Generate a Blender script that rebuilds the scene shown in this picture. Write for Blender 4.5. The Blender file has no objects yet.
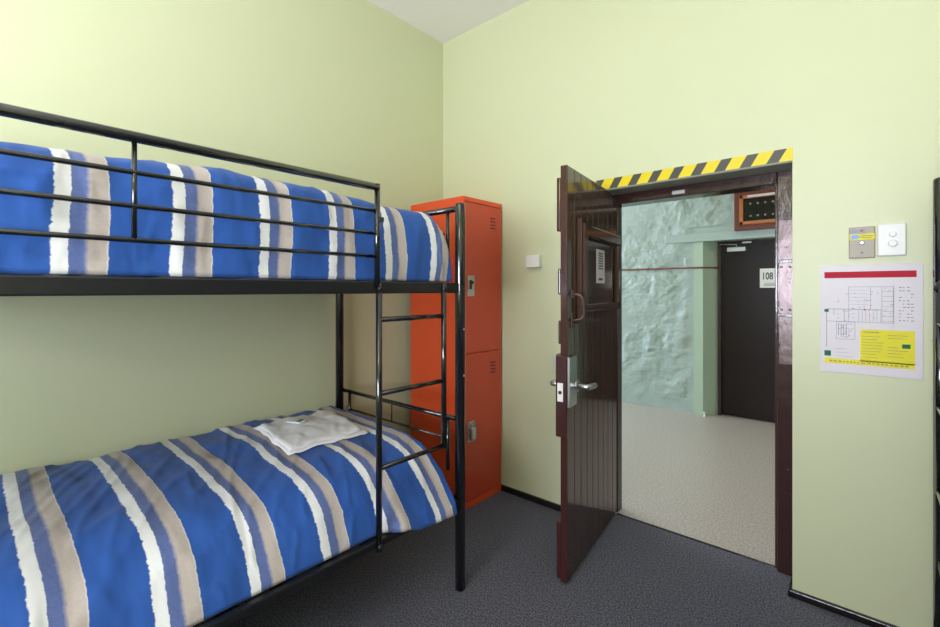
import bpy, bmesh, math, random
from mathutils import Vector, Matrix, noise
random.seed(7)
S = bpy.context.scene
COL = S.collection
PI = math.pi

# ---------------------------------------------------------------- camera
cd = bpy.data.cameras.new('camera')
cam = bpy.data.objects.new('camera', cd); COL.objects.link(cam)
cam.location = (2.354, -2.363, 1.3)
cam.rotation_euler = (PI / 2, 0, math.atan2(403, 455.6))
cd.sensor_width = 36; cd.sensor_fit = 'HORIZONTAL'
cd.lens = 36 * 455.6 / 940
cd.shift_y = -23.5 / 940
cd.clip_start = 0.02
S.camera = cam
# ---------------------------------------------------------------- world, lights, exposure
w = bpy.data.worlds.new('world'); S.world = w; w.use_nodes = True
w.node_tree.nodes['Background'].inputs[0].default_value = (0.62, 0.78, 1.0, 1)
w.node_tree.nodes['Background'].inputs[1].default_value = 1.0
S.view_settings.view_transform = 'Standard'
S.view_settings.look = 'None'
S.view_settings.gamma = 1
S.view_settings.use_curve_mapping = False
S.view_settings.exposure = 0.0


def area(name, loc, rot, sx, sy, power, col):
    l = bpy.data.lights.new(name, 'AREA'); l.shape = 'RECTANGLE'
    l.size = sx; l.size_y = sy; l.energy = power; l.color = col
    o = bpy.data.objects.new(name, l); COL.objects.link(o)
    o.location = loc; o.rotation_euler = rot
    return o


# daylight entering by the room's window (wall behind the camera) and the corridor's windows
area('daylight_room_window', (1.95, -4.48, 1.50), (PI / 2 + .85, 0, 0), 1.5, 1.3, 200, (0.84, 0.88, 1.0))
area('daylight_corridor_left', (-2.6, 1.45, 1.8), (0, -PI / 2, 0), 1.6, 1.6, 110, (0.76, 0.84, 1.0))
LAMP_E = 19.0
CORR_E = 15.0

# ---------------------------------------------------------------- materials


def new_mat(name):
    m = bpy.data.materials.new(name); m.use_nodes = True
    nt = m.node_tree
    return m, nt, nt.nodes['Principled BSDF']


def setp(b, **k):
    names = dict(color='Base Color', rough='Roughness', metal='Metallic', spec='Specular IOR Level', coat='Coat Weight',
                 coatr='Coat Roughness', sheen='Sheen Weight')
    for a, v in k.items():
        if a == 'color' and len(v) == 3: v = (*v, 1)
        b.inputs[names[a]].default_value = v


def simple(name, color, rough=.5, metal=0.0, spec=.5, bump=None, var=0.0, varscale=6, coat=0.0):
    m, nt, b = new_mat(name)
    setp(b, color=color, rough=rough, metal=metal, spec=spec, coat=coat)
    N = nt.nodes; L = nt.links
    tc = N.new('ShaderNodeTexCoord')
    if var:
        n = N.new('ShaderNodeTexNoise'); n.inputs['Scale'].default_value = varscale; n.inputs['Detail'].default_value = 5
        L.new(tc.outputs['Object'], n.inputs['Vector'])
        mx = N.new('ShaderNodeMix'); mx.data_type = 'RGBA'
        c = Vector(color)
        mx.inputs[6].default_value = (*(c * (1 - var)), 1); mx.inputs[7].default_value = (*[min(1, v) for v in c * (1 + var)], 1)
        L.new(n.outputs['Fac'], mx.inputs[0]); L.new(mx.outputs[2], b.inputs['Base Color'])
    if bump:
        sc, st, dist = bump
        n2 = N.new('ShaderNodeTexNoise'); n2.inputs['Scale'].default_value = sc; n2.inputs['Detail'].default_value = 4
        L.new(tc.outputs['Object'], n2.inputs['Vector'])
        bp = N.new('ShaderNodeBump'); bp.inputs['Strength'].default_value = st; bp.inputs['Distance'].default_value = dist
        L.new(n2.outputs['Fac'], bp.inputs['Height']); L.new(bp.outputs[0], b.inputs['Normal'])
    return m


def emis(name, color, e):
    m, nt, b = new_mat(name)
    setp(b, color=color)
    b.inputs['Emission Color'].default_value = (*color, 1); b.inputs['Emission Strength'].default_value = e
    return m


GREEN = (0.63, 0.655, 0.42)
M = {}
M['wall'] = simple('green_wall_paint', GREEN, .42, bump=(9, .12, .01), var=.02, varscale=2)
M['ceil'] = simple('white_ceiling_paint', (.92, .89, .85), .7)
M['mint'] = simple('mint_masonry_paint', (.42, .515, .485), .38, bump=(45, .35, .01), var=.05, varscale=4)
M['mint2'] = simple('green_smooth_paint', (.45, .57, .44), .4, bump=(12, .1, .01))
M['black'] = simple('black_metal_paint', (.007, .007, .008), .13, spec=.6, coat=.5)
M['blackrail'] = simple('black_rail_paint', (.010, .010, .011), .33, bump=(30, .12, .004))
M['locker'] = simple('orange_red_locker_paint', (.80, .095, .026), .26, bump=(5, .05, .01))
M['lockdark'] = simple('dark_gap', (.02, .006, .004), .6)
M['lockdoor'] = simple('shaded_locker_door_paint', (.66, .078, .034), .24, bump=(5, .05, .01))  # same locker paint, darkened for the face turned away from the window
M['steel'] = simple('brushed_steel', (.62, .62, .62), .3, metal=1)
M['painted_steel'] = simple('pale_grey_metal', (.5, .5, .5), .35, metal=.7)
M['white'] = simple('white_plastic', (.80, .79, .75), .35)
M['beige'] = simple('beige_plastic', (.36, .31, .23), .4)
M['paper'] = simple('white_paper', (.74, .69, .72), .45, spec=.3)
M['red'] = simple('red_print', (.48, .015, .035), .6, spec=.2)
M['yellow'] = simple('yellow_print', (.80, .72, .05), .6, spec=.2)
M['green'] = simple('green_print', (.02, .16, .07), .6, spec=.2)
M['ink'] = simple('grey_ink', (.05, .045, .05), .4)
M['inkpale'] = simple('pale_ink', (.25, .22, .27), .4)
M['inkyel'] = simple('ink_on_yellow', (.30, .27, .05), .4)
M['blue'] = simple('blue_sticker', (.03, .22, .62), .3)
M['tapeY'] = simple('yellow_tape', (.80, .62, .008), .35)
M['tapeK'] = simple('black_tape', (.055, .055, .045), .4)
M['towel'] = simple('white_towel', (.90, .89, .93), .9, bump=(220, .5, .003))
M['mattress'] = simple('mattress_cloth', (.55, .55, .52), .85)
M['pillow'] = simple('white_pillowcase', (.78, .78, .78), .8, bump=(20, .2, .01))
M['wood'] = simple('red_brown_wood', (.17, .045, .028), .35, var=.15, varscale=10)
M['wood2'] = simple('orange_wood', (.48, .17, .06), .35, var=.15, varscale=14)
M['glassblk'] = simple('black_glass', (.006, .008, .009), .08)
M['gold'] = simple('gilt_dots', (.33, .25, .18), .4)
M['redline'] = simple('red_brown_cable_paint', (.26, .07, .045), .5, var=.2, varscale=30)
M['door108'] = simple('dark_brown_door_paint', (.013, .007, .006), .34, spec=.25, bump=(4, .08, .01))
M['base'] = simple('black_skirting_paint', (.014, .011, .011), .2, bump=(25, .35, .01))
M['soffit'] = simple('grey_painted_lintel', (.23, .24, .18), .5, bump=(20, .3, .01))
M['soap'] = simple('white_wrapper', (.82, .84, .84), .3)
M['leafgreen'] = simple('green_wrapper_print', (.03, .25, .10), .3)
M['blind'] = simple('window_frame_paint', (.7, .7, .66), .4)
M['copper'] = simple('worn_copper_brown', (.09, .045, .035), .3, metal=.2, var=.3, varscale=40)
M['lamp'] = emis('lit_opal_globe', (1.0, .87, .68), LAMP_E)
M['clamp'] = emis('lit_corridor_diffuser', (1.0, .84, .66), CORR_E)


def chipped(name, base, rough, chip_col, amount, scale, bumpst, stretch=(1, 1, .35)):
    """glossy dark paint with small chips and a hand-brushed bump"""
    m, nt, b = new_mat(name); N = nt.nodes; L = nt.links
    setp(b, rough=rough, spec=.6)
    tc = N.new('ShaderNodeTexCoord'); mp = N.new('ShaderNodeMapping'); mp.inputs['Scale'].default_value = stretch
    L.new(tc.outputs['Object'], mp.inputs['Vector'])
    n = N.new('ShaderNodeTexNoise'); n.inputs['Scale'].default_value = scale; n.inputs['Detail'].default_value = 6
    n.inputs['Roughness'].default_value = .65
    L.new(mp.outputs[0], n.inputs['Vector'])
    cr = N.new('ShaderNodeValToRGB'); cr.color_ramp.elements[0].position = amount; cr.color_ramp.elements[1].position = amount + .015
    cr.color_ramp.elements[0].color = (*base, 1); cr.color_ramp.elements[1].color = (*chip_col, 1)
    L.new(n.outputs['Fac'], cr.inputs[0]); L.new(cr.outputs[0], b.inputs['Base Color'])
    n2 = N.new('ShaderNodeTexNoise'); n2.inputs['Scale'].default_value = 28; n2.inputs['Detail'].default_value = 3
    L.new(mp.outputs[0], n2.inputs['Vector'])
    bp = N.new('ShaderNodeBump'); bp.inputs['Strength'].default_value = bumpst; bp.inputs['Distance'].default_value = .01
    L.new(n2.outputs['Fac'], bp.inputs['Height']); L.new(bp.outputs[0], b.inputs['Normal'])
    return m


M['doorpaint'] = chipped('dark_brown_gloss_door_paint', (.075, .040, .030), .11, (.30, .24, .20), .74, 40, .06, (1, 1, .15))
M['edgepaint'] = chipped('maroon_gloss_paint', (.055, .017, .015), .16, (.45, .38, .36), .71, 45, .15, (1, 1, .5))
M['framepaint'] = chipped('dark_maroon_frame_paint', (.042, .018, .017), .17, (.45, .40, .38), .70, 40, .2, (1, 1, .5))
M['plate'] = chipped('glossy_plate_window_sheen', (.13, .085, .085), .26, (.03, .012, .012), .58, 26, .14, (1, 1, .6))  # base lighter and pinker than the frame: window reflection put into the colour
M['plate'].node_tree.nodes['Principled BSDF'].inputs['Metallic'].default_value = .3


def carpet():
    m, nt, b = new_mat('dark_blue_grey_carpet'); N = nt.nodes; L = nt.links
    setp(b, rough=.95, spec=.15, sheen=.15)
    tc = N.new('ShaderNodeTexCoord')
    n = N.new('ShaderNodeTexNoise'); n.inputs['Scale'].default_value = 135; n.inputs['Detail'].default_value = 4; n.inputs['Roughness'].default_value = .7
    L.new(tc.outputs['Object'], n.inputs['Vector'])
    cr = N.new('ShaderNodeValToRGB')
    e = cr.color_ramp.elements
    e[0].position = .38; e[0].color = (.018, .018, .024, 1); e[1].position = .62; e[1].color = (.165, .165, .205, 1)
    L.new(n.outputs['Fac'], cr.inputs[0]); L.new(cr.outputs[0], b.inputs['Base Color'])
    bp = N.new('ShaderNodeBump'); bp.inputs['Strength'].default_value = .4; bp.inputs['Distance'].default_value = .004
    L.new(n.outputs['Fac'], bp.inputs['Height']); L.new(bp.outputs[0], b.inputs['Normal'])
    return m


M['carpet'] = carpet()


def vinyl():
    m, nt, b = new_mat('speckled_vinyl'); N = nt.nodes; L = nt.links
    setp(b, rough=.30, spec=.5)
    tc = N.new('ShaderNodeTexCoord')
    n = N.new('ShaderNodeTexNoise'); n.inputs['Scale'].default_value = 90; n.inputs['Detail'].default_value = 4
    L.new(tc.outputs['Object'], n.inputs['Vector'])
    cr = N.new('ShaderNodeValToRGB'); e = cr.color_ramp.elements
    e[0].position = .35; e[0].color = (.36, .315, .275, 1); e[1].position = .66; e[1].color = (.60, .54, .49, 1)
    L.new(n.outputs['Fac'], cr.inputs[0]); L.new(cr.outputs[0], b.inputs['Base Color'])
    n2 = N.new('ShaderNodeTexNoise'); n2.inputs['Scale'].default_value = 7
    L.new(tc.outputs['Object'], n2.inputs['Vector'])
    bp = N.new('ShaderNodeBump'); bp.inputs['Strength'].default_value = .05; bp.inputs['Distance'].default_value = .02
    L.new(n2.outputs['Fac'], bp.inputs['Height']); L.new(bp.outputs[0], b.inputs['Normal'])
    return m


M['vinyl'] = vinyl()


def striped(name):
    """printed duvet cloth: brushed stripes across the bed, object coordinates (origin = world)"""
    m, nt, b = new_mat(name); N = nt.nodes; L = nt.links
    setp(b, rough=.75, spec=.25, sheen=.1)
    tc = N.new('ShaderNodeTexCoord'); sp = N.new('ShaderNodeSeparateXYZ')
    L.new(tc.outputs['Object'], sp.inputs[0])

    def mth(op, a, bb=None):
        n = N.new('ShaderNodeMath'); n.operation = op
        for i, v in enumerate((a, bb)):
            if v is None: continue
            if isinstance(v, (int, float)): n.inputs[i].default_value = v
            else: L.new(v, n.inputs[i])
        return n.outputs[0]

    def nz(scale, detail=4, rough=.6, mapscale=(1, 1, 1)):
        mp = N.new('ShaderNodeMapping'); mp.inputs['Scale'].default_value = mapscale
        L.new(tc.outputs['Object'], mp.inputs['Vector'])
        n = N.new('ShaderNodeTexNoise'); n.inputs['Scale'].default_value = scale
        n.inputs['Detail'].default_value = detail; n.inputs['Roughness'].default_value = rough
        L.new(mp.outputs[0], n.inputs['Vector']); return n.outputs['Fac']
    slow = mth('MULTIPLY', mth('SUBTRACT', nz(2.5, 1), .5), .03)
    skew = mth('MULTIPLY', mth('SUBTRACT', 1.0, sp.outputs['X']), .004)
    y = mth('ADD', mth('ADD', sp.outputs['Y'], 2.229 + .2315 * 10), mth('ADD', slow, skew))
    ph = mth('FRACT', mth('DIVIDE', y, .2315))           # 0..1 through white, slate, beige, blue
    rag1 = mth('MULTIPLY', mth('SUBTRACT', nz(55, 5, .7, (1, .45, 1)), .5), .085)
    rag2 = mth('MULTIPLY', mth('SUBTRACT', nz(70, 4, .7), .5), .05)
    rag3 = mth('MULTIPLY', mth('SUBTRACT', nz(60, 3, .6), .5), .035)

    def edge(pos, rag, soft=.006):
        mr = N.new('ShaderNodeMapRange'); mr.interpolation_type = 'LINEAR'
        mr.inputs['From Min'].default_value = pos - soft; mr.inputs['From Max'].default_value = pos + soft
        L.new(mth('ADD', ph, rag), mr.inputs['Value']); return mr.outputs[0]

    def mix(f, a, c):
        mx = N.new('ShaderNodeMix'); mx.data_type = 'RGBA'
        L.new(f, mx.inputs[0])
        for i, v in ((6, a), (7, c)):
            if isinstance(v, tuple): mx.inputs[i].default_value = (*v, 1)
            else: L.new(v, mx.inputs[i])
        return mx.outputs[2]
    blue = mix(nz(5, 3), (.020, .082, .34), (.032, .118, .44))
    slate = mix(nz(90, 5, .75), (.055, .105, .33), (.17, .21, .40))
    beige = mix(nz(120, 4, .8), (.43, .36, .32), (.60, .53, .49))
    whitec = (.82, .82, .82)
    # ph: [.03 .17] white, [.17 .30] slate, [.30 .47] beige, rest blue
    c = mix(edge(.035, rag1), blue, whitec)
    c = mix(edge(.165, rag2, .004), c, slate)
    c = mix(edge(.30, rag2, .02), c, beige)
    c = mix(edge(.464, rag3, .006), c, (.68, .64, .60))
    c = mix(edge(.475, rag3, .004), c, blue)
    L.new(c, b.inputs['Base Color'])
    bp = N.new('ShaderNodeBump'); bp.inputs['Strength'].default_value = .6; bp.inputs['Distance'].default_value = .025
    L.new(nz(5.5, 2.5, .5, (.7, 1.5, .7)), bp.inputs['Height'])
    bp2 = N.new('ShaderNodeBump'); bp2.inputs['Strength'].default_value = .1; bp2.inputs['Distance'].default_value = .002
    L.new(nz(400, 2), bp2.inputs['Height']); L.new(bp.outputs[0], bp2.inputs['Normal'])
    L.new(bp2.outputs[0], b.inputs['Normal'])
    return m


M['duvet'] = striped('blue_striped_duvet_cloth')

# ---------------------------------------------------------------- mesh helpers


def box(bm, x0, x1, y0, y1, z0, z1, bev=0, seg=2, mi=0):
    r = bmesh.ops.create_cube(bm, size=1)
    vs = r['verts']
    sx, sy, sz = abs(x1 - x0), abs(y1 - y0), abs(z1 - z0)
    bmesh.ops.scale(bm, vec=(sx, sy, sz), verts=vs)
    bmesh.ops.translate(bm, vec=((x0 + x1) / 2, (y0 + y1) / 2, (z0 + z1) / 2), verts=vs)
    fs = set(f for v in vs for f in v.link_faces)
    for f in fs: f.material_index = mi
    if bev:
        es = list(set(e for v in vs for e in v.link_edges))
        bmesh.ops.bevel(bm, geom=es, offset=min(bev, sx * .45, sy * .45, sz * .45), segments=seg, affect='EDGES', profile=.5)
    return vs


def tube(bm, pts, r, seg=14, smooth=True, mi=0):
    pts = [Vector(p) for p in pts]
    rings = []
    n = len(pts)
    t0 = (pts[1] - pts[0]).normalized()
    up = Vector((0, 0, 1)) if abs(t0.z) < .9 else Vector((1, 0, 0))
    nrm = (up - t0 * up.dot(t0)).normalized()
    for i, p in enumerate(pts):
        if i == 0: t = t0
        elif i == n - 1: t = (pts[-1] - pts[-2]).normalized()
        else: t = ((pts[i + 1] - p).normalized() + (p - pts[i - 1]).normalized()).normalized()
        nrm = (nrm - t * nrm.dot(t)).normalized()
        bn = t.cross(nrm)
        rings.append([bm.verts.new(p + (nrm * math.cos(a) + bn * math.sin(a)) * r) for a in [2 * PI * k / seg for k in range(seg)]])
    for i in range(n - 1):
        for k in range(seg):
            f = bm.faces.new((rings[i][k], rings[i][(k + 1) % seg], rings[i + 1][(k + 1) % seg], rings[i + 1][k]))
            f.smooth = smooth; f.material_index = mi
    for rg, rev in ((rings[0], True), (rings[-1], False)):
        f = bm.faces.new(list(reversed(rg)) if rev else rg); f.material_index = mi


def fillet(pts, rad, n=6):
    pts = [Vector(p) for p in pts]; out = [pts[0]]
    for i in range(1, len(pts) - 1):
        a, b, c = pts[i - 1], pts[i], pts[i + 1]
        p0 = b + (a - b).normalized() * rad; p1 = b + (c - b).normalized() * rad
        for k in range(n + 1):
            t = k / n; out.append(p0 * (1 - t) ** 2 + b * 2 * t * (1 - t) + p1 * t * t)
    out.append(pts[-1]); return out


def lathe(bm, prof, centre, seg=24, axis='Z', mi=0):
    rings = []
    for (r, z) in prof:
        ring = []
        for k in range(seg):
            a = 2 * PI * k / seg
            v = Vector((r * math.cos(a), r * math.sin(a), z))
            if axis == 'Y': v = Vector((v.x, -v.z, v.y))      # profile grows toward -y
            if axis == 'X': v = Vector((v.z, v.x, v.y))
            ring.append(bm.verts.new(v + Vector(centre)))
        rings.append(ring)
    for i in range(len(rings) - 1):
        for k in range(seg):
            f = bm.faces.new((rings[i][k], rings[i][(k + 1) % seg], rings[i + 1][(k + 1) % seg], rings[i + 1][k])); f.smooth = True
            f.material_index = mi
    bm.faces.new(list(reversed(rings[0]))).material_index = mi; bm.faces.new(rings[-1]).material_index = mi


def obj(name, bm, mats, parent=None):
    bmesh.ops.recalc_face_normals(bm, faces=bm.faces)
    me = bpy.data.meshes.new(name); bm.to_mesh(me); bm.free()
    if not isinstance(mats, (list, tuple)): mats = [mats]
    for m in mats: me.materials.append(M[m])
    o = bpy.data.objects.new(name, me); COL.objects.link(o)
    if parent is not None: o.parent = parent
    return o


def B(): return bmesh.new()


def boxobj(name, dims, mat, parent=None, bev=0.0, seg=2):
    bm = B(); box(bm, *dims, bev=bev, seg=seg); return obj(name, bm, mat, parent)


def struct(o, label=None):
    o['kind'] = 'structure'
    if label: o['label'] = label
    return o


def tag(o, label, cat, group=None):
    o['label'] = label; o['category'] = cat
    if group: o['group'] = group
    return o


def thing(name, label, cat, loc=(0, 0, 0), rotz=0, group=None):
    o = bpy.data.objects.new(name, None); COL.objects.link(o)
    o.location = loc; o.rotation_euler = (0, 0, rotz); o.empty_display_size = .1
    if label: tag(o, label, cat, group)
    return o


def text_mesh(name, body, size, mat, parent, mw, align='CENTER', depth=.0006):
    cu = bpy.data.curves.new(name, 'FONT'); cu.body = body; cu.size = size; cu.extrude = depth; cu.align_x = align; cu.align_y = 'CENTER'
    cu.offset = size * .02
    t = bpy.data.objects.new(name + '_c', cu); COL.objects.link(t)
    dg = bpy.context.evaluated_depsgraph_get()
    me = bpy.data.meshes.new_from_object(t.evaluated_get(dg))
    bpy.data.objects.remove(t)
    me.transform(mw); me.materials.clear(); me.materials.append(M[mat])
    o = bpy.data.objects.new(name, me); COL.objects.link(o)
    if parent is not None: o.parent = parent
    return o


# ================================================================ structure
XR, YB, ZC = 3.55, -4.30, 3.10          # right wall, window wall, ceiling
OX0, OX1, OZ = 1.165, 2.097, 1.855      # doorway in the door wall
WT = .30
struct(boxobj('floor', (0, XR, YB, 0.0, -.05, 0), 'carpet'))
struct(boxobj('floor.001', (OX0, OX1, 0.0, .185, -.05, 0), 'carpet'))
bm = B(); box(bm, -2.8, 4.6, WT, 3.3, -.05, 0); box(bm, OX0, OX1, .185, WT, -.05, 0)
struct(obj('floor.002', bm, 'vinyl'))
struct(boxobj('ceiling', (0, XR, YB, 0, ZC, ZC + .08), 'ceil'))
struct(boxobj('ceiling.001', (-2.8, 4.6, WT, 3.3, 3.2, 3.28), 'ceil'))
struct(boxobj('wall_left', (-.15, 0, YB, 0, -.05, ZC + .08), 'wall'))
struct(boxobj('wall_right', (XR, XR + .15, YB, 0, -.05, ZC + .08), 'wall'))
bm = B()
box(bm, -.15, OX0, 0, WT, -.05, 3.28)
box(bm, OX1, XR + .15, 0, WT, -.05, 3.28)
box(bm, OX0, OX1, 0, WT, OZ, 3.28)
struct(obj('wall_back', bm, 'wall'))
# window wall
WX0, WX1, WZ0, WZ1 = 1.2, 2.7, 1.0, 2.5
bm = B()
box(bm, -.15, WX0, YB - .25, YB, -.05, ZC + .08); box(bm, WX1, XR + .15, YB - .25, YB, -.05, ZC + .08)
box(bm, WX0, WX1, YB - .25, YB, -.05, WZ0); box(bm, WX0, WX1, YB - .25, YB, WZ1, ZC + .08)
struct(obj('wall_front', bm, 'wall'))
win = struct(thing('window_1', None, None, (0, 0, 0)))
bm = B()
for d in ((WX0, WX0 + .05, WZ0, WZ1), (WX1 - .05, WX1, WZ0, WZ1), (WX0, WX1, WZ0, WZ0 + .05), (WX0, WX1, WZ1 - .05, WZ1), (1.93, 1.97, WZ0, WZ1), (WX0, WX1, 1.73, 1.77)):
    box(bm, d[0], d[1], YB - .10, YB - .06, d[2], d[3])
obj('window_frame', bm, 'blind', win)
boxobj('window_sill', (WX0 - .04, WX1 + .04, YB + .001, YB + .04, WZ0 - .03, WZ0), 'blind', win, .005)

# skirting
struct(boxobj('baseboard_back', (.0, OX0, -.018, -.001, 0, .036), 'base', None, .003))
bm = B(); box(bm, OX1 - .012, XR, -.022, -.001, 0, .030, .004); box(bm, OX1 - .014, OX1 - .001, -.022, .145, 0, .030, .004)
struct(obj('baseboard_back.001', bm, 'base'))
struct(boxobj('baseboard_left', (.001, .018, YB, -.02, 0, .036), 'base', None, .003))

# corridor far wall: hand-plastered masonry (real relief), recess with a door
FY = 2.78
bm = B()


def rough_panel(bm, x0, x1, z0, z1, y, step=.011, amp=.028, fade=()):
    nx = max(2, int((x1 - x0) / step)); nz_ = max(2, int((z1 - z0) / step))
    g = []
    for i in range(nx + 1):
        row = []
        for j in range(nz_ + 1):
            x = x0 + (x1 - x0) * i / nx; z = z0 + (z1 - z0) * j / nz_
            p = Vector((x, 0, z * 1.15))
            h = .5 + .6 * noise.fractal(p * 2.6, 1.0, 2.1, 3)
            m_ = min(1, max(.25, .65 + 1.3 * noise.noise(p * 1.7 + Vector((7, 0, 2)))))
            q = p + Vector((noise.noise(p * 6), 0, noise.noise(p * 6 + Vector((5, 5, 5))))) * .05
            h += .62 * m_ * noise.fractal(q * 7 + Vector((3, 0, 0)), .85, 2.1, 4) + .10 * noise.noise(p * 34) + .09 * noise.noise(p * 55)
            v = noise.voronoi(q * 11 + Vector((0, 5, 0)))[0]
            h -= .22 * m_ * max(0, .35 - v[0]) * 2
            # stone courses blur out toward the floor and close to the smooth margin
            k = 1.0
            if z < .5: k *= .35 + 1.3 * z
            if x > .86 and z < 1.95: k *= max(0, (.95 - x) / .09)
            row.append(bm.verts.new((x, y - max(0, h) * amp * k, z)))
        g.append(row)
    for i in range(nx):
        for j in range(nz_):
            f = bm.faces.new((g[i][j], g[i + 1][j], g[i + 1][j + 1], g[i][j + 1])); f.smooth = True


rough_panel(bm, -.9, .95, 0, 2.75, FY)
rough_panel(bm, .95, 2.6, 1.87, 2.75, FY)
box(bm, -2.8, -.9, FY, FY + .5, -.05, 3.25)
box(bm, -.9, .95, FY + .002, FY + .5, -.05, 3.25)
box(bm, .95, 2.6, FY + .002, FY + .5, 1.83, 3.25)
box(bm, 2.2, 4.6, FY, FY + .5, -.05, 3.25)
box(bm, .95, 2.2, FY + .32, FY + .5, -.05, 1.9)
box(bm, .66, 2.4, FY - .036, FY + .10, 1.800, 1.892, .008)
struct(obj('wall_far', bm, 'mint'))
bm = B()   # splayed recess cheek and smooth margin
vs = [(.948, FY - .014), (1.035, FY - .014), (1.145, FY + .15), (1.145, FY + .3), (.948, FY + .3)]
lo = [bm.verts.new((x, y, 0)) for x, y in vs]; hi = [bm.verts.new((x, y, 1.803)) for x, y in vs]
for i in range(5): bm.faces.new((lo[i], lo[(i + 1) % 5], hi[(i + 1) % 5], hi[i]))
bm.faces.new(hi); bm.faces.new(list(reversed(lo)))
struct(obj('trim_1', bm, 'mint2'))
bm = B()
vs = [(2.18, FY - .014), (2.08, FY - .014), (1.99, FY + .15), (1.99, FY + .3), (2.18, FY + .3)]
lo = [bm.verts.new((x, y, 0)) for x, y in vs]; hi = [bm.verts.new((x, y, 1.803)) for x, y in vs]
for i in range(5): bm.faces.new((lo[i], lo[(i + 1) % 5], hi[(i + 1) % 5], hi[i]))
bm.faces.new(hi); bm.faces.new(list(reversed(lo)))
struct(obj('trim_2', bm, 'mint2'))
# thin red line along the masonry and round the cheek
bm = B()
pts = [(-2.0 + .05 * i, FY - .030 + .003 * math.sin(i * 1.7), 1.532 + .0025 * math.sin(i * 2.3)) for i in range(59)]
pts += [(.95, FY - .022, 1.532), (1.032, FY - .021, 1.532), (1.138, FY + .138, 1.532)]
tube(bm, pts, .0085, 8)
struct(obj('trim_3', bm, 'redline'), 'thin red-brown line running level along the rough mint wall')
# corridor ends
bm = B()
box(bm, -3.0, -2.8, WT, .6, -.05, 3.28); box(bm, -3.0, -2.8, 2.3, 3.3, -.05, 3.28); box(bm, -3.0, -2.8, .6, 2.3, -.05, .9); box(bm, -3.0, -2.8, .6, 2.3, 2.7, 3.28)
struct(obj('wall_corridor_left', bm, 'mint2'))
struct(boxobj('wall_corridor_right', (4.6, 4.75, WT, 3.3, -.05, 3.28), 'mint2'))
bm = B(); box(bm, -2.8, -.15, WT - .15, WT, -.05, 3.28); box(bm, XR + .15, 4.6, WT - .15, WT, -.05, 3.28)
struct(obj('wall_corridor_front', bm, 'mint2'))

# door frame in the recess of the doorway
fr = struct(thing('trim_4', None, None), 'dark maroon wooden door frame set back in the doorway')
FYy0, FYy1 = .15, .262
boxobj('frame_post', (2.022, OX1 - .001, FYy0, FYy1, 0, OZ - .001), 'framepaint', fr, .004)
boxobj('frame_post', (OX0 + .001, 1.238, FYy0 + .05, FYy1, 0, OZ - .001), 'framepaint', fr, .004)
boxobj('frame_head', (1.238, 2.022, FYy0, FYy1, 1.790, OZ - .001), 'framepaint', fr, .004)
bm = B(); box(bm, 2.008, 2.0225, FYy0 + .045, FYy1 - .005, 0, 1.792, .003)
obj('door_stop_bead', bm, 'edgepaint', fr)
bm = B(); box(bm, 2.029, 2.085, FYy0 - .006, FYy0 + .001, 1.19, 1.425, .002)  # plates whose pinkish tone paints the window's reflection on the dark frame
bm2 = B()
for zz in (1.405, 1.21):
    for xx in (2.040, 2.072): lathe(bm2, [(.0055, 0), (.0055, .002), (.003, .004)], (xx, FYy0 - .006, zz), 10, 'Y')
pl = obj('sheen_plate', bm, 'plate', fr); obj('rivet', bm2, 'base', pl)
boxobj('sheen_plate', (2.029, 2.085, FYy0 - .005, FYy0 + .001, .96, 1.178), 'plate', fr, .002)
boxobj('sheen_plate', (2.029, 2.085, FYy0 - .005, FYy0 + .001, 1.437, 1.62), 'plate', fr, .002)
boxobj('latch_keeper', (1.56, 1.625, FYy0 - .012, FYy0 + .001, 1.800, 1.822), 'painted_steel', fr, .003)
# grey painted lintel lining (underside of the opening)
struct(boxobj('trim_5', (OX0 + .001, OX1 - .001, -.004, FYy0 - .001, OZ - .012, OZ - .0005), 'soffit', None, .003))
# threshold strip
struct(boxobj('trim_6', (1.24, 2.02, .178, .192, 0, .004), 'base', None, .0015))

# ================================================================ room door (open)
DANG = math.atan2(-.9895, .1445)
dr = struct(thing('door_1', None, None, (1.236, .190, 0.0), DANG), 'heavy dark brown plank cell door standing open into the room')
DW, DH, DT = .776, 1.850, .030
bm = B()
nb = 9; stile = .0
bw = DW / nb
for i in range(nb):      # tongue and groove boards
    x0 = i * bw; x1 = x0 + bw
    box(bm, x0 + .0008, x1 - .0008, -DT, 0, .012, DH, .003, 2)
box(bm, .004, DW - .004, -DT + .006, -.006, .014, DH - .003)
obj('plank_panel', bm, 'doorpaint', dr)
# near-edge stile plate, glossy maroon edge
boxobj('edge_strip', (DW - .001, DW + .006, -DT - .001, .0005, .012, DH), 'edgepaint', dr, .002)
# hatch surround
hx0, hx1, hz0, hz1 = .03, .640, 1.205, 1.610
hx1 = DW - .134
bm = B()
fw = .062
box(bm, hx0, hx1, .0, .034, hz1 - fw, hz1, .010); box(bm, hx0, hx1, 0, .030, hz0, hz0 + .030, .006)
box(bm, hx0, hx0 + .04, 0, .030, hz0, hz1, .006); box(bm, hx1 - fw, hx1, 0, .030, hz0, hz1, .008)
hf = obj('hatch_frame', bm, 'doorpaint', dr)
bm = B(); box(bm, hx0 + fw - .002, hx1 - fw + .002, 0.0, .005, hz0 + .028, hz1 - fw + .002)
box(bm, hx0 + fw + .02, hx1 - fw - .02, .004, .011, hz0 + .055, hz1 - fw - .045, .004)
obj('hatch_panel', bm, 'doorpaint', hf)
boxobj('hatch_ledge', (hx0, hx1 + .004, 0, .034, hz0 - .012, hz0 + .002), 'edgepaint', hf, .004)
boxobj('hatch_bead', (hx1 + .010, hx1 + .018, 0, .022, hz0 - .06, hz1 + .02), 'doorpaint', hf, .003)
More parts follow.
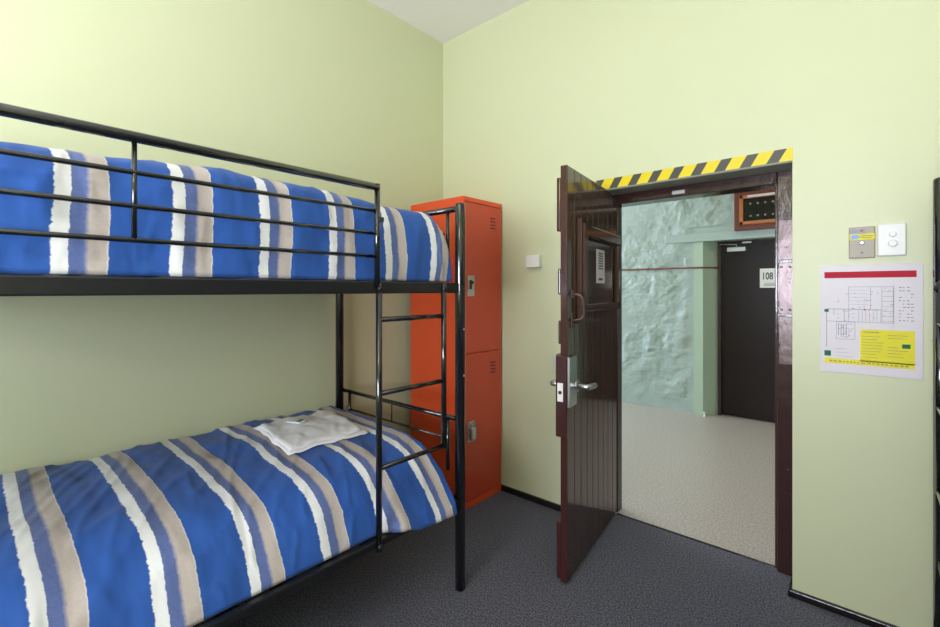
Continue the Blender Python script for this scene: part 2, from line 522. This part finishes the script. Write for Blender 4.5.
boxobj('hatch_bead', (hx1 - .002, hx1 + .004, 0, .034, hz0, hz1), 'edgepaint', hf, .002)
bm = B()
box(bm, DW - .500, DW - .365, .0112, .0124, 1.335, 1.508)
for i in range(7):
    box(bm, DW - .470, DW - .395, .0123, .0128, 1.485 - i * .013, 1.492 - i * .013, mi=1)
box(bm, DW - .465, DW - .40, .0123, .0128, 1.350, 1.362, mi=1)
nt_ = obj('notice', bm, ['paper', 'ink'], dr); nt_['label'] = 'small white paper notice'
# D handle
bm = B()
tube(bm, fillet([(DW - .045, .0, 1.282), (DW - .050, .050, 1.278), (DW - .060, .054, 1.172), (DW - .045, 0, 1.162)], .028), .0058, 12)
box(bm, DW - .055, DW - .035, 0, .006, 1.265, 1.300, .002); box(bm, DW - .055, DW - .035, 0, .006, 1.130, 1.175, .002)
obj('pull_handle', bm, 'copper', dr)
# straps and bolt blocks on the hidden face showing past the edge
for k, (z0, z1, yy, xo) in enumerate(((1.56, 1.80, -.050, .002), (1.28, 1.395, -.044, .003), (1.06, 1.165, -.042, .003), (.02, .275, -.050, .003))):
    boxobj('strap_plate', (DW - .10, DW + xo + .004, yy, -DT, z0, z1), 'edgepaint', dr, .006, 3)
# lock
lk = boxobj('lock_case', (DW - .006, DW + .028, -.046, .006, .655, 1.012), 'edgepaint', dr, .006, 3)
boxobj('lock_faceplate', (DW - .075, DW + .018, .004, .016, .785, 1.005), 'steel', lk, .003)
boxobj('lock_faceplate', (DW - .055, DW + .020, -.058, -.0465, .94, 1.015), 'steel', lk, .003)
bm = B(); box(bm, DW + .0275, DW + .031, -.036, -.010, .812, .893, .001)
obj('keyhole_plate', bm, 'white', lk)
bm = B(); lathe(bm, [(.008, 0), (.008, .005)], (DW + .0285, -.023, .852), 14, 'X')
obj('keyhole', bm, 'lockdark', lk)


def lever(side):
    bm = B(); s = 1 if side > 0 else -1; y0 = .010 if s > 0 else -.046
    tube(bm, [(DW - .075, y0, .868), (DW - .075, y0 + s * .010, .868)], .026, 20)
    tube(bm, fillet([(DW - .075, y0, .868), (DW - .075, y0 + s * .058, .866), (DW - .155, y0 + s * .060, .862)], .012, 5), .0135, 12)
    return obj('lever_handle', bm, 'steel', dr)


lever(1); lever(-1)
# hinge knuckles (pin side)
for zz in (.35, 1.68):
    bm = B(); tube(bm, [(-.010, -.02, zz - .04), (-.010, -.02, zz + .04)], .008, 10); obj('hinge', bm, 'edgepaint', dr)

# ================================================================ corridor door 108
d2 = struct(thing('door_2', None, None, (1.145, FY + .12, 0)), 'flat dark brown corridor door numbered 108')
bm = B(); box(bm, 0, .845, .03, .075, .012, 1.796, .003); obj('door_leaf', bm, 'door108', d2)
bm = B(); box(bm, 0.0, .03, -.01, .03, 0, 1.799, .003); box(bm, .815, .845, -.01, .03, 0, 1.799, .003); box(bm, .03, .815, -.01, .03, 1.785, 1.799)
obj('door_frame', bm, 'framepaint', d2)
bm = B(); box(bm, .085, .255, -.015, .03, 1.690, 1.738, .006); 
tube(bm, [(.17, -.005, 1.738), (.17, -.005, 1.762), (.02, -.012, 1.772)], .006, 8); box(bm, .22, .30, .0, .03, 1.772, 1.785)
obj('door_closer', bm, 'painted_steel', d2)
sg = boxobj('number_sign', (.368, .545, .026, .0305, 1.322, 1.512), 'white', d2, .001); sg['label'] = 'white number sign reading 108'
R90 = Matrix.Rotation(PI / 2, 4, 'X')
text_mesh('number_text', '108', .096, 'ink', sg, Matrix.Translation((.432, .0255, 1.434)) @ R90 @ Matrix.Diagonal((.66, 1, 1, 1)))
M['ink'].node_tree.nodes['Principled BSDF'].inputs['Base Color'].default_value = (.05, .045, .05, 1)
boxobj('text_line', (.40, .515, .0252, .0262, 1.345, 1.352), 'ink', sg)
boxobj('text_line', (.41, .505, .0252, .0262, 1.363, 1.368), 'inkpale', sg)
bm = B(); tube(bm, fillet([(.76, .03, .95), (.76, -.03, .95), (.65, -.03, .95)], .012), .009, 10)
obj('door_handle', bm, 'steel', d2)

# ================================================================ bell indicator box
ib = thing('indicator_box', 'red-brown wooden indicator box with glazed black panel of dots above the corridor door', 'indicator box', (1.335, FY, 1.878))
IW, IH = .80, .425
boxobj('back_board', (0, IW, -.095, -.020, 0, IH), 'wood', ib, .006)
bm = B()
a0, a1, c0, c1, t = .052, IW - .052, .050, IH - .095, .032
box(bm, a0, a1, -.125, -.095, c1 - t, c1, .004); box(bm, a0, a1, -.125, -.095, c0, c0 + t, .004)
box(bm, a0, a0 + t, -.125, -.095, c0, c1, .004); box(bm, a1 - t, a1, -.125, -.095, c0, c1, .004)
fm = obj('inner_frame', bm, 'wood2', ib)
boxobj('white_strip', (a0 + t + .035, a1 - t - .035, -.130, -.124, c1 - t + .006, c1 - .004), 'paper', ib)  # plain white strip along the top of the inner frame
bm = B(); box(bm, a0 + t, a1 - t, -.105, -.0955, c0 + t, c1 - t)
gp = obj('dial_panel', bm, 'glassblk', ib)
for i in range(9):
    for zz in (c0 + t + .048, c1 - t - .052):
        bm = B(); lathe(bm, [(.010, 0), (.010, .002), (.007, .004)], (a0 + t + .058 + i * .0605, -.105, zz), 12, 'Y')
        obj('indicator_dot', bm, 'gold', gp)

# small doorstop by the recess cheek
bm = B(); lathe(bm, [(.016, 0), (.016, .006), (.009, .012), (.009, .030), (.014, .034), (.014, .046), (.004, .05)], (1.06, FY - .045, 0), 16)
tag(obj('doorstop', bm, 'white'), 'small white doorstop on the corridor floor beside the door recess', 'doorstop')

# ================================================================ hazard tape
bm = B()
tx0, tx1, tz0, tz1, ty = 1.19, 2.099, 1.850, 1.906, -.0035
period = .1035
sl = .033
mats = 0
x = tx1 - .053 - 10 * period
segs = []
while x < tx1 + .1:
    segs.append((x, x + period * .56, 0)); segs.append((x + period * .56, x + period, 1)); x += period


def clipx(poly, lim, keep_gt):
    out = []
    for i in range(len(poly)):
        a = poly[i]; b = poly[(i + 1) % len(poly)]
        ia = (a[0] >= lim) if keep_gt else (a[0] <= lim); ib_ = (b[0] >= lim) if keep_gt else (b[0] <= lim)
        if ia: out.append(a)
        if ia != ib_:
            t = (lim - a[0]) / (b[0] - a[0]); out.append((lim, a[1] + t * (b[1] - a[1])))
    return out


for (a, b, mi) in segs:
    poly = [(a, tz0), (b, tz0), (b + sl, tz1), (a + sl, tz1)]
    poly = clipx(poly, tx0, True)
    if len(poly) > 2: poly = clipx(poly, tx1, False)
    if len(poly) < 3: continue
    f0 = [bm.verts.new((p[0], ty, p[1])) for p in poly]
    f1 = [bm.verts.new((p[0], -.0005, p[1])) for p in poly]
    bm.faces.new(f0).material_index = mi
    bm.faces.new(list(reversed(f1))).material_index = mi
    for i in range(len(poly)):
        j = (i + 1) % len(poly)
        bm.faces.new((f0[i], f0[j], f1[j], f1[i])).material_index = mi
tag(obj('hazard_tape', bm, ['tapeY', 'tapeK']), 'yellow and black striped hazard tape stuck along the top of the doorway', 'hazard tape')

# ================================================================ locker
lk = thing('locker', 'tall orange-red metal two-door locker in the corner behind the bunk bed', 'locker', (.32, -.2, 0))
lk.location = (0, 0, 0)
LX0, LX1, LY0, LY1, LZ = .085, .553, -.385, -.022, 1.855
bm = B(); box(bm, LX0, LX1 - .012, LY0, LY1, 0.0, LZ, .003)
box(bm, LX1 - .013, LX1, LY0, LY0 + .012, 0, LZ, .002); box(bm, LX1 - .013, LX1, LY1 - .012, LY1, 0, LZ, .002)
box(bm, LX1 - .013, LX1, LY0 + .012, LY1 - .012, LZ - .028, LZ, .002); box(bm, LX1 - .013, LX1, LY0 + .012, LY1 - .012, 0, .040, .002)
obj('cabinet_body', bm, 'locker', lk)
for (z0, z1) in ((.044, .916), (.922, LZ - .032)):
    bm = B(); box(bm, LX1 - .0115, LX1 + .001, LY0 + .015, LY1 - .015, z0, z1, .003)
    d = obj('locker_door', bm, 'lockdoor', lk)
    bm = B()
    for k in range(4):
        zz = z1 - .072 - k * .021
        box(bm, LX1 + .0008, LX1 + .0022, -.135, -.085, zz - .0035, zz + .0035, mi=0)
    obj('vent', bm, 'lockdark', d)
    hz = 1.325 if z0 > .5 else .455
    bm = B(); box(bm, LX1 + .001, LX1 + .006, -.352, -.292, hz - .062, hz + .062, .002)
    hp = obj('handle_plate', bm, 'painted_steel', d)
    if z0 > .5:
        bm = B(); box(bm, LX1 + .0055, LX1 + .012, -.336, -.322, hz - .02, hz + .035, .002); lathe(bm, [(.009, 0), (.009, .008)], (LX1 + .005, -.315, hz + .02), 12, 'X')
        obj('latch', bm, 'lockdark', hp)
    else:
        bm = B(); box(bm, LX1 + .0055, LX1 + .030, -.345, -.300, hz - .045, hz + .03, .008, 3)
        tube(bm, fillet([(LX1 + .018, -.340, hz + .02), (LX1 + .018, -.340, hz + .06), (LX1 + .018, -.306, hz + .06), (LX1 + .018, -.306, hz + .02)], .014), .004, 8)
        obj('latch', bm, 'steel', hp)

# ================================================================ wall fittings
bx = boxobj('wall_box', (.752, .848, -.034, -.001, 1.436, 1.512), 'white', None, .005, 3)
tag(bx, 'small blank white plastic box on the green wall between locker and door', 'wall box')

sw = thing('switch_plate', 'white dimmer switch plate with round knob, right of the beige plate', 'switch', (2.407, -.0005, 1.491))
boxobj('plate', (-.040, .040, -.013, 0, -.061, .061), 'white', sw, .004, 3)
bm = B(); lathe(bm, [(.0135, 0), (.013, .008), (.011, .010)], (.003, -.013, -.014), 24, 'Y'); obj('dimmer_knob', bm, 'white', sw)
bm = B(); lathe(bm, [(.0105, 0), (.010, .004), (.008, .005)], (.003, -.013, .020), 24, 'Y'); obj('push_button', bm, 'white', sw)
sb = thing('service_plate', 'beige metal wall plate with blue and yellow sticker above the floor plan', 'wall plate', (2.321, -.0005, 1.486))
boxobj('plate', (-.039, .039, -.011, 0, -.061, .061), 'beige', sb, .003, 3)
bm = B(); box(bm, -.037, .038, -.0122, -.0108, .010, .034); st = obj('sticker', bm, 'yellow', sb)
bm = B()
pts2 = [(-.034 + .0, .022), (-.028, .031), (-.014, .031), (-.004, .022), (-.014, .013), (-.028, .013)]
vv = [bm.verts.new((p[0], -.0128, p[1])) for p in pts2]; v2 = [bm.verts.new((p[0], -.0120, p[1])) for p in pts2]
bm.faces.new(vv); bm.faces.new(list(reversed(v2)))
for i in range(6): bm.faces.new((vv[i], vv[(i + 1) % 6], v2[(i + 1) % 6], v2[i]))
obj('arrow_mark', bm, 'blue', st)
bm = B(); box(bm, -.002, .034, -.0127, -.0121, .024, .027); box(bm, -.002, .030, -.0127, -.0121, .017, .020); obj('text_line', bm, 'inkyel', st)
bm = B(); box(bm, -.037, .010, -.0122, -.0108, .036, .052); obj('label_patch', bm, 'inkpale', sb)
bm = B(); lathe(bm, [(.004, 0), (.003, .002)], (0, -.011, .046), 12, 'Y'); obj('indicator_light', bm, 'red', sb)
bm = B(); lathe(bm, [(.004, 0), (.003, .002)], (0, -.011, -.040), 12, 'Y'); obj('screw', bm, 'copper', sb)
bm = B(); lathe(bm, [(.008, 0), (.008, .003), (.005, .004)], (0, -.011, -.002), 16, 'Y'); obj('call_button', bm, 'painted_steel', sb)

# evacuation plan
ps = thing('evacuation_plan', 'white evacuation floor plan with red header and yellow instruction box', 'poster', (2.191, -.0005, .968))
PW, PH = .302, .433
boxobj('sheet', (0, PW, -.003, 0, 0, PH), 'paper', ps, .0008)


def prn(nm, mat, rects, y=-.0036):
    bm = B()
    for (x0, x1, z0, z1) in rects: box(bm, x0, x1, y, -.0029, z0, z1)
    return obj(nm, bm, mat, ps)


prn('header_bar', 'red', [(.014, .284, .380, .405)])
prn('instruction_box', 'yellow', [(.125, .280, .052, .178)])
prn('footer_band', 'yellow', [(.014, .280, .036, .056)])
for r_ in ((.014, .035, .065, .086), (.245, .268, .112, .128), (.014, .028, .243, .254)): prn('exit_mark', 'green', [r_], -.0040)
rs = []


def outl(x0, x1, z0, z1, t=.0012):
    return [(x0, x1, z0, z0 + t), (x0, x1, z1 - t, z1), (x0, x0 + t, z0, z1), (x1 - t, x1, z0, z1)]


rs += outl(.090, .222, .205, .345) + outl(.188, .222, .205, .345) + outl(.052, .110, .135, .205) + outl(.066, .092, .145, .18)
rs += [(.020, .188, .2545, .2565), (.020, .022, .10, .25), (.020, .125, .205, .2065), (.076, .0775, .206, .256), (.044, .0455, .23, .256), (.155, .1562, .256, .345)]
for i in range(7): rs.append((.120 + i * .0108, .1210 + i * .0108, .208, .252))
for i in range(7): rs.append((.190, .222, .212 + i * .019, .2130 + i * .019))
for i in range(5): rs.append((.092, .150, .275 + i * .014, .2758 + i * .014))
for i in range(4): rs.append((.058 + i * .008, .060 + i * .008, .150, .198))
random.seed(3)
sp = []
for k in range(11):
    zz = .215 + k * .0125
    for xx in (.236, .247, .258, .269):
        if random.random() < .8: sp.append((xx, xx + random.uniform(.003, .009), zz, zz + .003))
for k in range(40):
    xx = random.uniform(.05, .215); zz = random.uniform(.21, .34)
    sp.append((xx, xx + random.uniform(.003, .009), zz, zz + .0016))
for k in range(14):
    xx = random.uniform(.055, .10); zz = random.uniform(.14, .20); sp.append((xx, xx + .006, zz, zz + .002))
for k in range(8): sp.append((.05, .05 + random.uniform(.03, .06), .066 + k * .005, .0668 + k * .005)) if k % 3 == 0 else None
prn('plan_lines', 'inkpale', rs + sp, -.0038)
ym = [(.130, .180, .166, .170)]
for k in range(8):
    ym.append((.130, .130 + random.uniform(.04, .065), .150 - k * .0115, .1518 - k * .0115))
    if not 2 <= k <= 3: ym.append((.205, .205 + random.uniform(.03, .06), .158 - k * .0115, .1598 - k * .0115))
x = .030
while x < .265:
    l = random.uniform(.006, .014); ym.append((x, x + l, .043, .048)); x += l + .004
prn('instruction_lines', 'inkyel', ym, -.0040)
prn('you_are_here_mark', 'red', [(.136, .141, .252, .258)], -.0042)

# ================================================================ bunk bed
PX0, PX1 = .070, 1.008      # post centres across
PY1, PY0 = -.906, -2.955   # door end, window end
PR = .0225


def make_bunk():
    t = thing('bunk_bed', 'black tubular metal bunk bed with ladder along the left wall', 'bunk bed')
    ch = []
    for (x, y) in ((PX0, PY0), (PX0, PY1), (PX1, PY0), (PX1, PY1)):
        bm = B(); lathe(bm, [(PR * .5, .0), (PR, .002), (PR, 1.668), (PR * .9, 1.676), (PR * .5, 1.679)], (x, y, 0), 20)
        ch.append(obj('post', bm, 'black', t))
    for zc in (1.309, .384):
        for x in (PX0, PX1):
            bm = B(); box(bm, x - .014, x + .012 if x > .5 else x + .014, PY0 + PR * .8, PY1 - PR * .8, zc - (.022 if zc > 1 else .014), zc + (.022 if zc > 1 else .012), .004)
            if x > .5: box(bm, x - .045, x - .012, PY0 + .03, PY1 - .03, zc - .022, zc - .017)
            obj('side_rail', bm, 'blackrail', t)
        for y in (PY0, PY1):
            bm = B(); box(bm, PX0 + PR * .8, PX1 - PR * .8, y - .013, y + .013, zc - .022, zc + .018, .003)
            obj('end_rail', bm, 'blackrail', t)
        for i in range(12):
            y = PY0 + .12 + i * (PY1 - PY0 - .24) / 11
            boxobj('slat', (PX0 + .014, PX1 - .014, y - .03, y + .03, zc - .015, zc - .003), 'blackrail', t)
    for y in (PY0, PY1):
        for ztop, zlow, rr in ((1.655, 1.55, .0135), (.735, .638, .0105)):
            bm = B()
            tube(bm, [(PX0, y, ztop), (PX1, y, ztop)], rr, 12)
            tube(bm, [(PX0 + .10, y, zlow), (PX1 - .10, y, zlow)], .006, 8)
            for x in (PX0 + .10, PX1 - .075): tube(bm, [(x, y, ztop - .9 * rr), (x, y, zlow - .14)], .009, 10)
            n = 2
            for i in range(1, n):
                x = PX0 + .10 + (PX1 - PX0 - .2) * i / n; tube(bm, [(x, y, ztop - rr * .5), (x, y, zlow)], .0032, 6)
            obj('end_panel', bm, 'black', t)
    # guard rail
    gx = PX1 + .015
    bm = B()
    ge = -1.360
    tube(bm, [(gx, PY0, 1.668), (gx, ge, 1.668)], .0135, 14)
    for zz in (1.583, 1.502, 1.420): tube(bm, [(gx, PY0, zz), (gx, ge, zz)], .0065, 10)
    tube(bm, [(gx, -2.077, 1.666), (gx, -2.077, 1.420)], .006, 8)
    obj('guard_rail', bm, 'black', t)
    bm = B(); tube(bm, [(gx, ge, 1.680), (gx, ge, 1.31)], .0105, 12); box(bm, gx - .010, gx + .012, ge - .004, ge + .022, 1.545, 1.562, .002)
    obj('guard_post', bm, 'black', t)
    lx = PX1 + .015
    ld = thing('ladder', None, None); ld.parent = t
    bm = B(); tube(bm, [(lx, -1.352, .362), (lx, -1.352, 1.325)], .0115, 12); obj('ladder_upright', bm, 'black', ld)
    bm = B(); tube(bm, [(lx, -1.022, .648), (lx, -1.022, 1.325)], .0115, 12); obj('ladder_upright', bm, 'black', ld)
    for zz in (1.193, .926, .657):
        bm = B(); tube(bm, [(lx, -1.352, zz), (lx, -1.022, zz)], .0095, 12); obj('rung', bm, 'black', ld)
    for (y, z) in ((-1.352, 1.305), (-1.022, 1.305), (-1.352, .378)):
        bm = B(); lathe(bm, [(.011, 0), (.011, .004), (.007, .008), (.003, .009)], (lx + .006, y, z), 14, 'X')
        obj('bolt', bm, 'blackrail', t)
    for z in (1.13, .93):
        bm = B(); lathe(bm, [(.005, 0), (.004, .003)], (PX1 + PR - .001, PY1, z), 10, 'X'); obj('screw_cap', bm, 'painted_steel', t)
    return t


bunk = make_bunk()


def copy_tree(o, parent=None):
    c = o.copy(); COL.objects.link(c)
    if parent is not None: c.parent = parent
    for k in list(o.children): copy_tree(k, c)
    return c


def interp(pts, n):
    ps = [Vector(p) for p in pts]
    d = [0]
    for i in range(1, len(ps)): d.append(d[-1] + (ps[i] - ps[i - 1]).length)
    out = []
    for k in range(n + 1):
        s = d[-1] * k / n
        i = 1
        while i < len(ps) - 1 and d[i] < s: i += 1
        u = (s - d[i - 1]) / (d[i] - d[i - 1])
        p0 = ps[max(i - 2, 0)]; p1 = ps[i - 1]; p2 = ps[i]; p3 = ps[min(i + 1, len(ps) - 1)]
        out.append(.5 * ((2 * p1) + (p2 - p0) * u + (2 * p0 - 5 * p1 + 4 * p2 - p3) * u * u + (3 * p1 - p0 - 3 * p2 + p3) * u ** 3))
    return out


def make_duvet(name, prof, y0, y1, R, amp, seed, crown=0.0, hang=False):
    n = 84; ny = 330
    pf = interp([(x, 0, z) for x, z in prof], n)
    zb = min(p.z for p in pf); xc = .5
    bm = B(); rows = []
    for j in range(ny + 1):
        # denser at the ends
        t = j / ny; y = y0 + (y1 - y0) * (t - .012 * math.sin(2 * PI * t))
        d = min(y - y0, y1 - y)
        g = 1.0
        if d < R: g = max(0.0, 1 - (1 - max(0, d) / R) ** 2.6) ** .42
        row = []
        h0 = min(1, max(0, (y + 1.325) / .08)); h0 = h0 * h0 * (3 - 2 * h0) if hang else 0
        for i, p in enumerate(pf):
            u = i / n
            hh = (p.z - zb)
            x = p.x; z = zb + hh * (.10 + .90 * g)
            ins = (1 - g) * .012
            x = xc + (x - xc) * (1 - ins)
            z += crown * math.exp(-((y + 1.75) / .45) ** 2) * min(1, hh / .15)
            if hang and p.x > .85 and p.z < .56:          # loose corner hanging over the rail by the ladder
                ge = min(1, max(0, d / .024)); hk = h0 * min(1, (.56 - p.z) / .12) * ge
                x += .061 * hk; z -= (.012 + .030 * min(1, max(0, (y + 1.3) / .35))) * hk * min(1, max(0, (y + 1.235) / .05)) * max(0, (ge - .6) / .4)
            q = Vector((x * 1.6 + seed, y * 3.2, z * 1.6))
            w_ = noise.fractal(q * 1.6, 1.0, 2.0, 3)
            q2 = Vector((x * 5 + seed, y * 9 + 2 * x, z * 3.2))
            w2 = noise.noise(q2 + Vector((0, 0, 7)))
            q3 = Vector((x * 6 + y * 10, y * 3 + seed, z * 8))
            cre = (1 - min(1, abs(noise.noise(q3)) * 5)) ** 2
            a = pf[max(i - 1, 0)]; b = pf[min(i + 1, n)]
            nr = Vector((-(b.z - a.z), 0, b.x - a.x)).normalized()
            k = amp * (1.0 * w_ + .35 * w2 + .40 * cre)
            k *= min(1, (hh + .004) / .05) * min(1, .3 + g)
            row.append(bm.verts.new((x + nr.x * k, y, z + nr.z * k)))
        lx_, lz_ = row[-1].co.x, row[-1].co.z
        for dx, zz in ((.004, lz_), (.005 + .008 * h0, zb - .0002), (.020 + .04 * h0, zb - .0003)):
            row.append(bm.verts.new((lx_ - dx, y, zz)))
        rows.append(row)
    n += 3
    for j in range(ny):
        for i in range(n):
            f = bm.faces.new((rows[j][i], rows[j][i + 1], rows[j + 1][i + 1], rows[j + 1][i])); f.smooth = True
        bm.faces.new((rows[j][n], rows[j][0], rows[j + 1][0], rows[j + 1][n]))
    caps = [bm.faces.new(rows[0]), bm.faces.new(list(reversed(rows[-1])))]
    bmesh.ops.triangulate(bm, faces=caps, ngon_method='EAR_CLIP')
    return obj(name, bm, 'duvet')


low_prof = [(.035, .400), (.030, .50), (.040, .60), (.075, .648), (.18, .658), (.35, .656), (.49, .648), (.62, .641), (.72, .630), (.81, .608), (.875, .575),
            (.922, .530), (.958, .470), (.982, .425), (.990, .400)]
up_prof = [(.035, 1.336), (.030, 1.45), (.045, 1.56), (.10, 1.615), (.35, 1.645), (.60, 1.645), (.78, 1.640), (.88, 1.628), (.94, 1.605),
           (.970, 1.56), (.984, 1.50), (.987, 1.42), (.980, 1.336)]
dl = make_duvet('duvet', low_prof, -2.912, -.943, .035, .014, 2.3, hang=True)
for v_ in dl.data.vertices: v_.co.y += .030
dl.location.y = -.030
tag(dl, 'blue duvet with white, slate and beige stripes on the left bunk bed, lower berth', 'duvet', 'striped duvets')
du = make_duvet('duvet', up_prof, -2.912, -.930, .12, .010, 8.1, crown=.035)
tag(du, 'blue striped duvet on the left bunk bed, upper berth behind the guard rail', 'duvet', 'striped duvets')
# right-hand bunk, the mirror twin along the right wall; only its corner post is seen
RBX = 2.506 + PR + PX1
DY = -.165 - PY1
rb = copy_tree(bunk)
rb.location = (RBX, DY, 0); rb.scale = (-1, 1, 1)
rb['label'] = 'black metal bunk bed at the right edge, only its corner post showing'
for src, lab in ((dl, 'striped duvet on the right bunk bed, lower berth'), (du, 'striped duvet on the right bunk bed, upper berth')):
    c = src.copy() if src is du else make_duvet('duvet', low_prof, -2.912, -.943, .035, .010, 5.3)
    if src is du: COL.objects.link(c)
    c['category'] = 'duvet'; c['group'] = 'striped duvets'; c.location = (RBX, DY, 0); c.scale = (-1, 1, 1); c['label'] = lab

# ================================================================ towel set on lower bed


from mathutils.bvhtree import BVHTree
_bv = BVHTree.FromPolygons([v.co - Vector((0, .030, 0)) for v in dl.data.vertices], [p.vertices for p in dl.data.polygons])


def bed_z(x, y):
    h = _bv.ray_cast(Vector((x, y, 1.2)), Vector((0, 0, -1)))
    return h[0].z if h[0] else .65


TZ = .655


def towel_layer(corners, z_off, thick, seed):
    """soft folded cloth slab over a quad of floor-plan corners"""
    bm = B(); n = 26; top = []; bot = []
    c = [Vector((p[0], p[1])) for p in corners]
    for i in range(n + 1):
        rt = []; rb_ = []
        for j in range(n + 1):
            u, v = i / n, j / n
            p = (c[0] * (1 - u) + c[1] * u) * (1 - v) + (c[3] * (1 - u) + c[2] * u) * v
            e = min(u, v, 1 - u, 1 - v) * n
            rim = math.sqrt(max(0, 1 - (1 - min(1, e / 2.2)) ** 2))
            wob = .010 * noise.noise(Vector((u * 2.5 + seed, v * 2.5, seed)))
            px = p.x + .012 * noise.noise(Vector((u * 2, v * 4, seed + 3))); py = p.y + .012 * noise.noise(Vector((u * 4, v * 2, seed + 9)))
            base = bed_z(px, py) + z_off
            h = thick * (.22 + .78 * rim) + wob * rim + .005 * noise.noise(Vector((u * 11, v * 11, seed))) * rim
            rt.append(bm.verts.new((px, py, base + h))); rb_.append(bm.verts.new((px, py, base)))
        top.append(rt); bot.append(rb_)
    for i in range(n):
        for j in range(n):
            f = bm.faces.new((top[i][j], top[i + 1][j], top[i + 1][j + 1], top[i][j + 1])); f.smooth = True
            f = bm.faces.new((bot[i][j], bot[i][j + 1], bot[i + 1][j + 1], bot[i + 1][j]))
    for i in range(n):
        for a, b in (((i, 0), (i + 1, 0)), ((i + 1, n), (i, n)), ((0, i + 1), (0, i)), ((n, i), (n, i + 1))):
            f = bm.faces.new((top[a[0]][a[1]], bot[a[0]][a[1]], bot[b[0]][b[1]], top[b[0]][b[1]])); f.smooth = True
    return bm


tw = thing('folded_towel', 'folded white towel lying on the striped duvet of the lower bunk', 'towel', (0, 0, 0))
obj('lower_fold', towel_layer([(.625, -1.490), (.265, -1.475), (.205, -1.055), (.625, -1.110)], .009, .010, 1.0), 'towel', tw)
obj('upper_fold', towel_layer([(.610, -1.480), (.290, -1.465), (.225, -1.070), (.600, -1.125)], .0185, .008, 4.0), 'towel', tw)
sp_ = thing('soap_sachet', 'small white sachet with green print on the folded towel', 'sachet', (.385, -1.335, bed_z(.385, -1.335) + .032), .5)
bm = B(); box(bm, -.034, .034, -.022, .022, 0, .008, .004, 3); obj('wrapper', bm, 'soap', sp_)
bm = B(); box(bm, .012, .033, -.021, .021, .0075, .0095, .001); obj('printed_end', bm, 'leafgreen', sp_)


# pillows of the right-hand bunk
def pillow(z, lab):
    bm = B(); n = 24; W, Dp, H = .50, .36, .11
    vt = {}
    for s in (1, -1):
        for i in range(n + 1):
            for j in range(n + 1):
                u, v = 2 * i / n - 1, 2 * j / n - 1
                k = max(0, (1 - abs(u) ** 2.6)) ** .5 * max(0, (1 - abs(v) ** 2.6)) ** .5
                edge_ = (i in (0, n) or j in (0, n))
                if edge_ and s < 0: vt[(s, i, j)] = vt[(1, i, j)]; continue
                vt[(s, i, j)] = bm.verts.new((u * W / 2 * (1 - .04 * v * v), v * Dp / 2 * (1 - .05 * u * u), s * k * H / 2))
        for i in range(n):
            for j in range(n):
                f = [vt[(s, i, j)], vt[(s, i + 1, j)], vt[(s, i + 1, j + 1)], vt[(s, i, j + 1)]]
                if s < 0: f.reverse()
                fc = bm.faces.new(f); fc.smooth = True
    o = obj('pillow', bm, 'pillow'); tag(o, lab, 'pillow', 'white pillows of the right bunk')
    return o


for z, lab in ((.715, 'white pillow on the lower berth of the right bunk bed'), (1.715, 'white pillow on the upper berth of the right bunk bed')):
    p = pillow(z, lab); p.location = (2.77, -.42, z)

# ================================================================ lamps
cl = thing('ceiling_light', 'round opal ceiling lamp of the bunk room', 'ceiling light', (1.95, -3.05, ZC))
bm = B(); lathe(bm, [(.07, -.001), (.08, -.02), (.05, -.05), (.05, -.07)], (0, 0, 0), 24); tube(bm, [(0, 0, -.06), (0, 0, -.745)], .006, 8); obj('lamp_base', bm, 'white', cl)
bm = B(); bmesh.ops.create_uvsphere(bm, u_segments=28, v_segments=16, radius=.15); bmesh.ops.scale(bm, vec=(1, 1, .8), verts=bm.verts)
bmesh.ops.translate(bm, vec=(0, 0, -.86), verts=bm.verts)
for f in bm.faces: f.smooth = True
obj('lamp_shade', bm, 'lamp', cl)
for k, (x, lab) in enumerate(((-.6, 'ceiling light panel of the corridor left of the doorway'), (2.6, 'ceiling light panel of the corridor right of the doorway'))):
    c2 = thing('corridor_light', lab, 'ceiling light', (x, 1.4, 3.2), 0, 'corridor lights')
    boxobj('light_body', (-.62, .62, -.11, .11, -.05, -.001), 'white', c2, .01)
    boxobj('diffuser', (-.58, .58, -.09, .09, -.075, -.051), 'clamp', c2, .008)
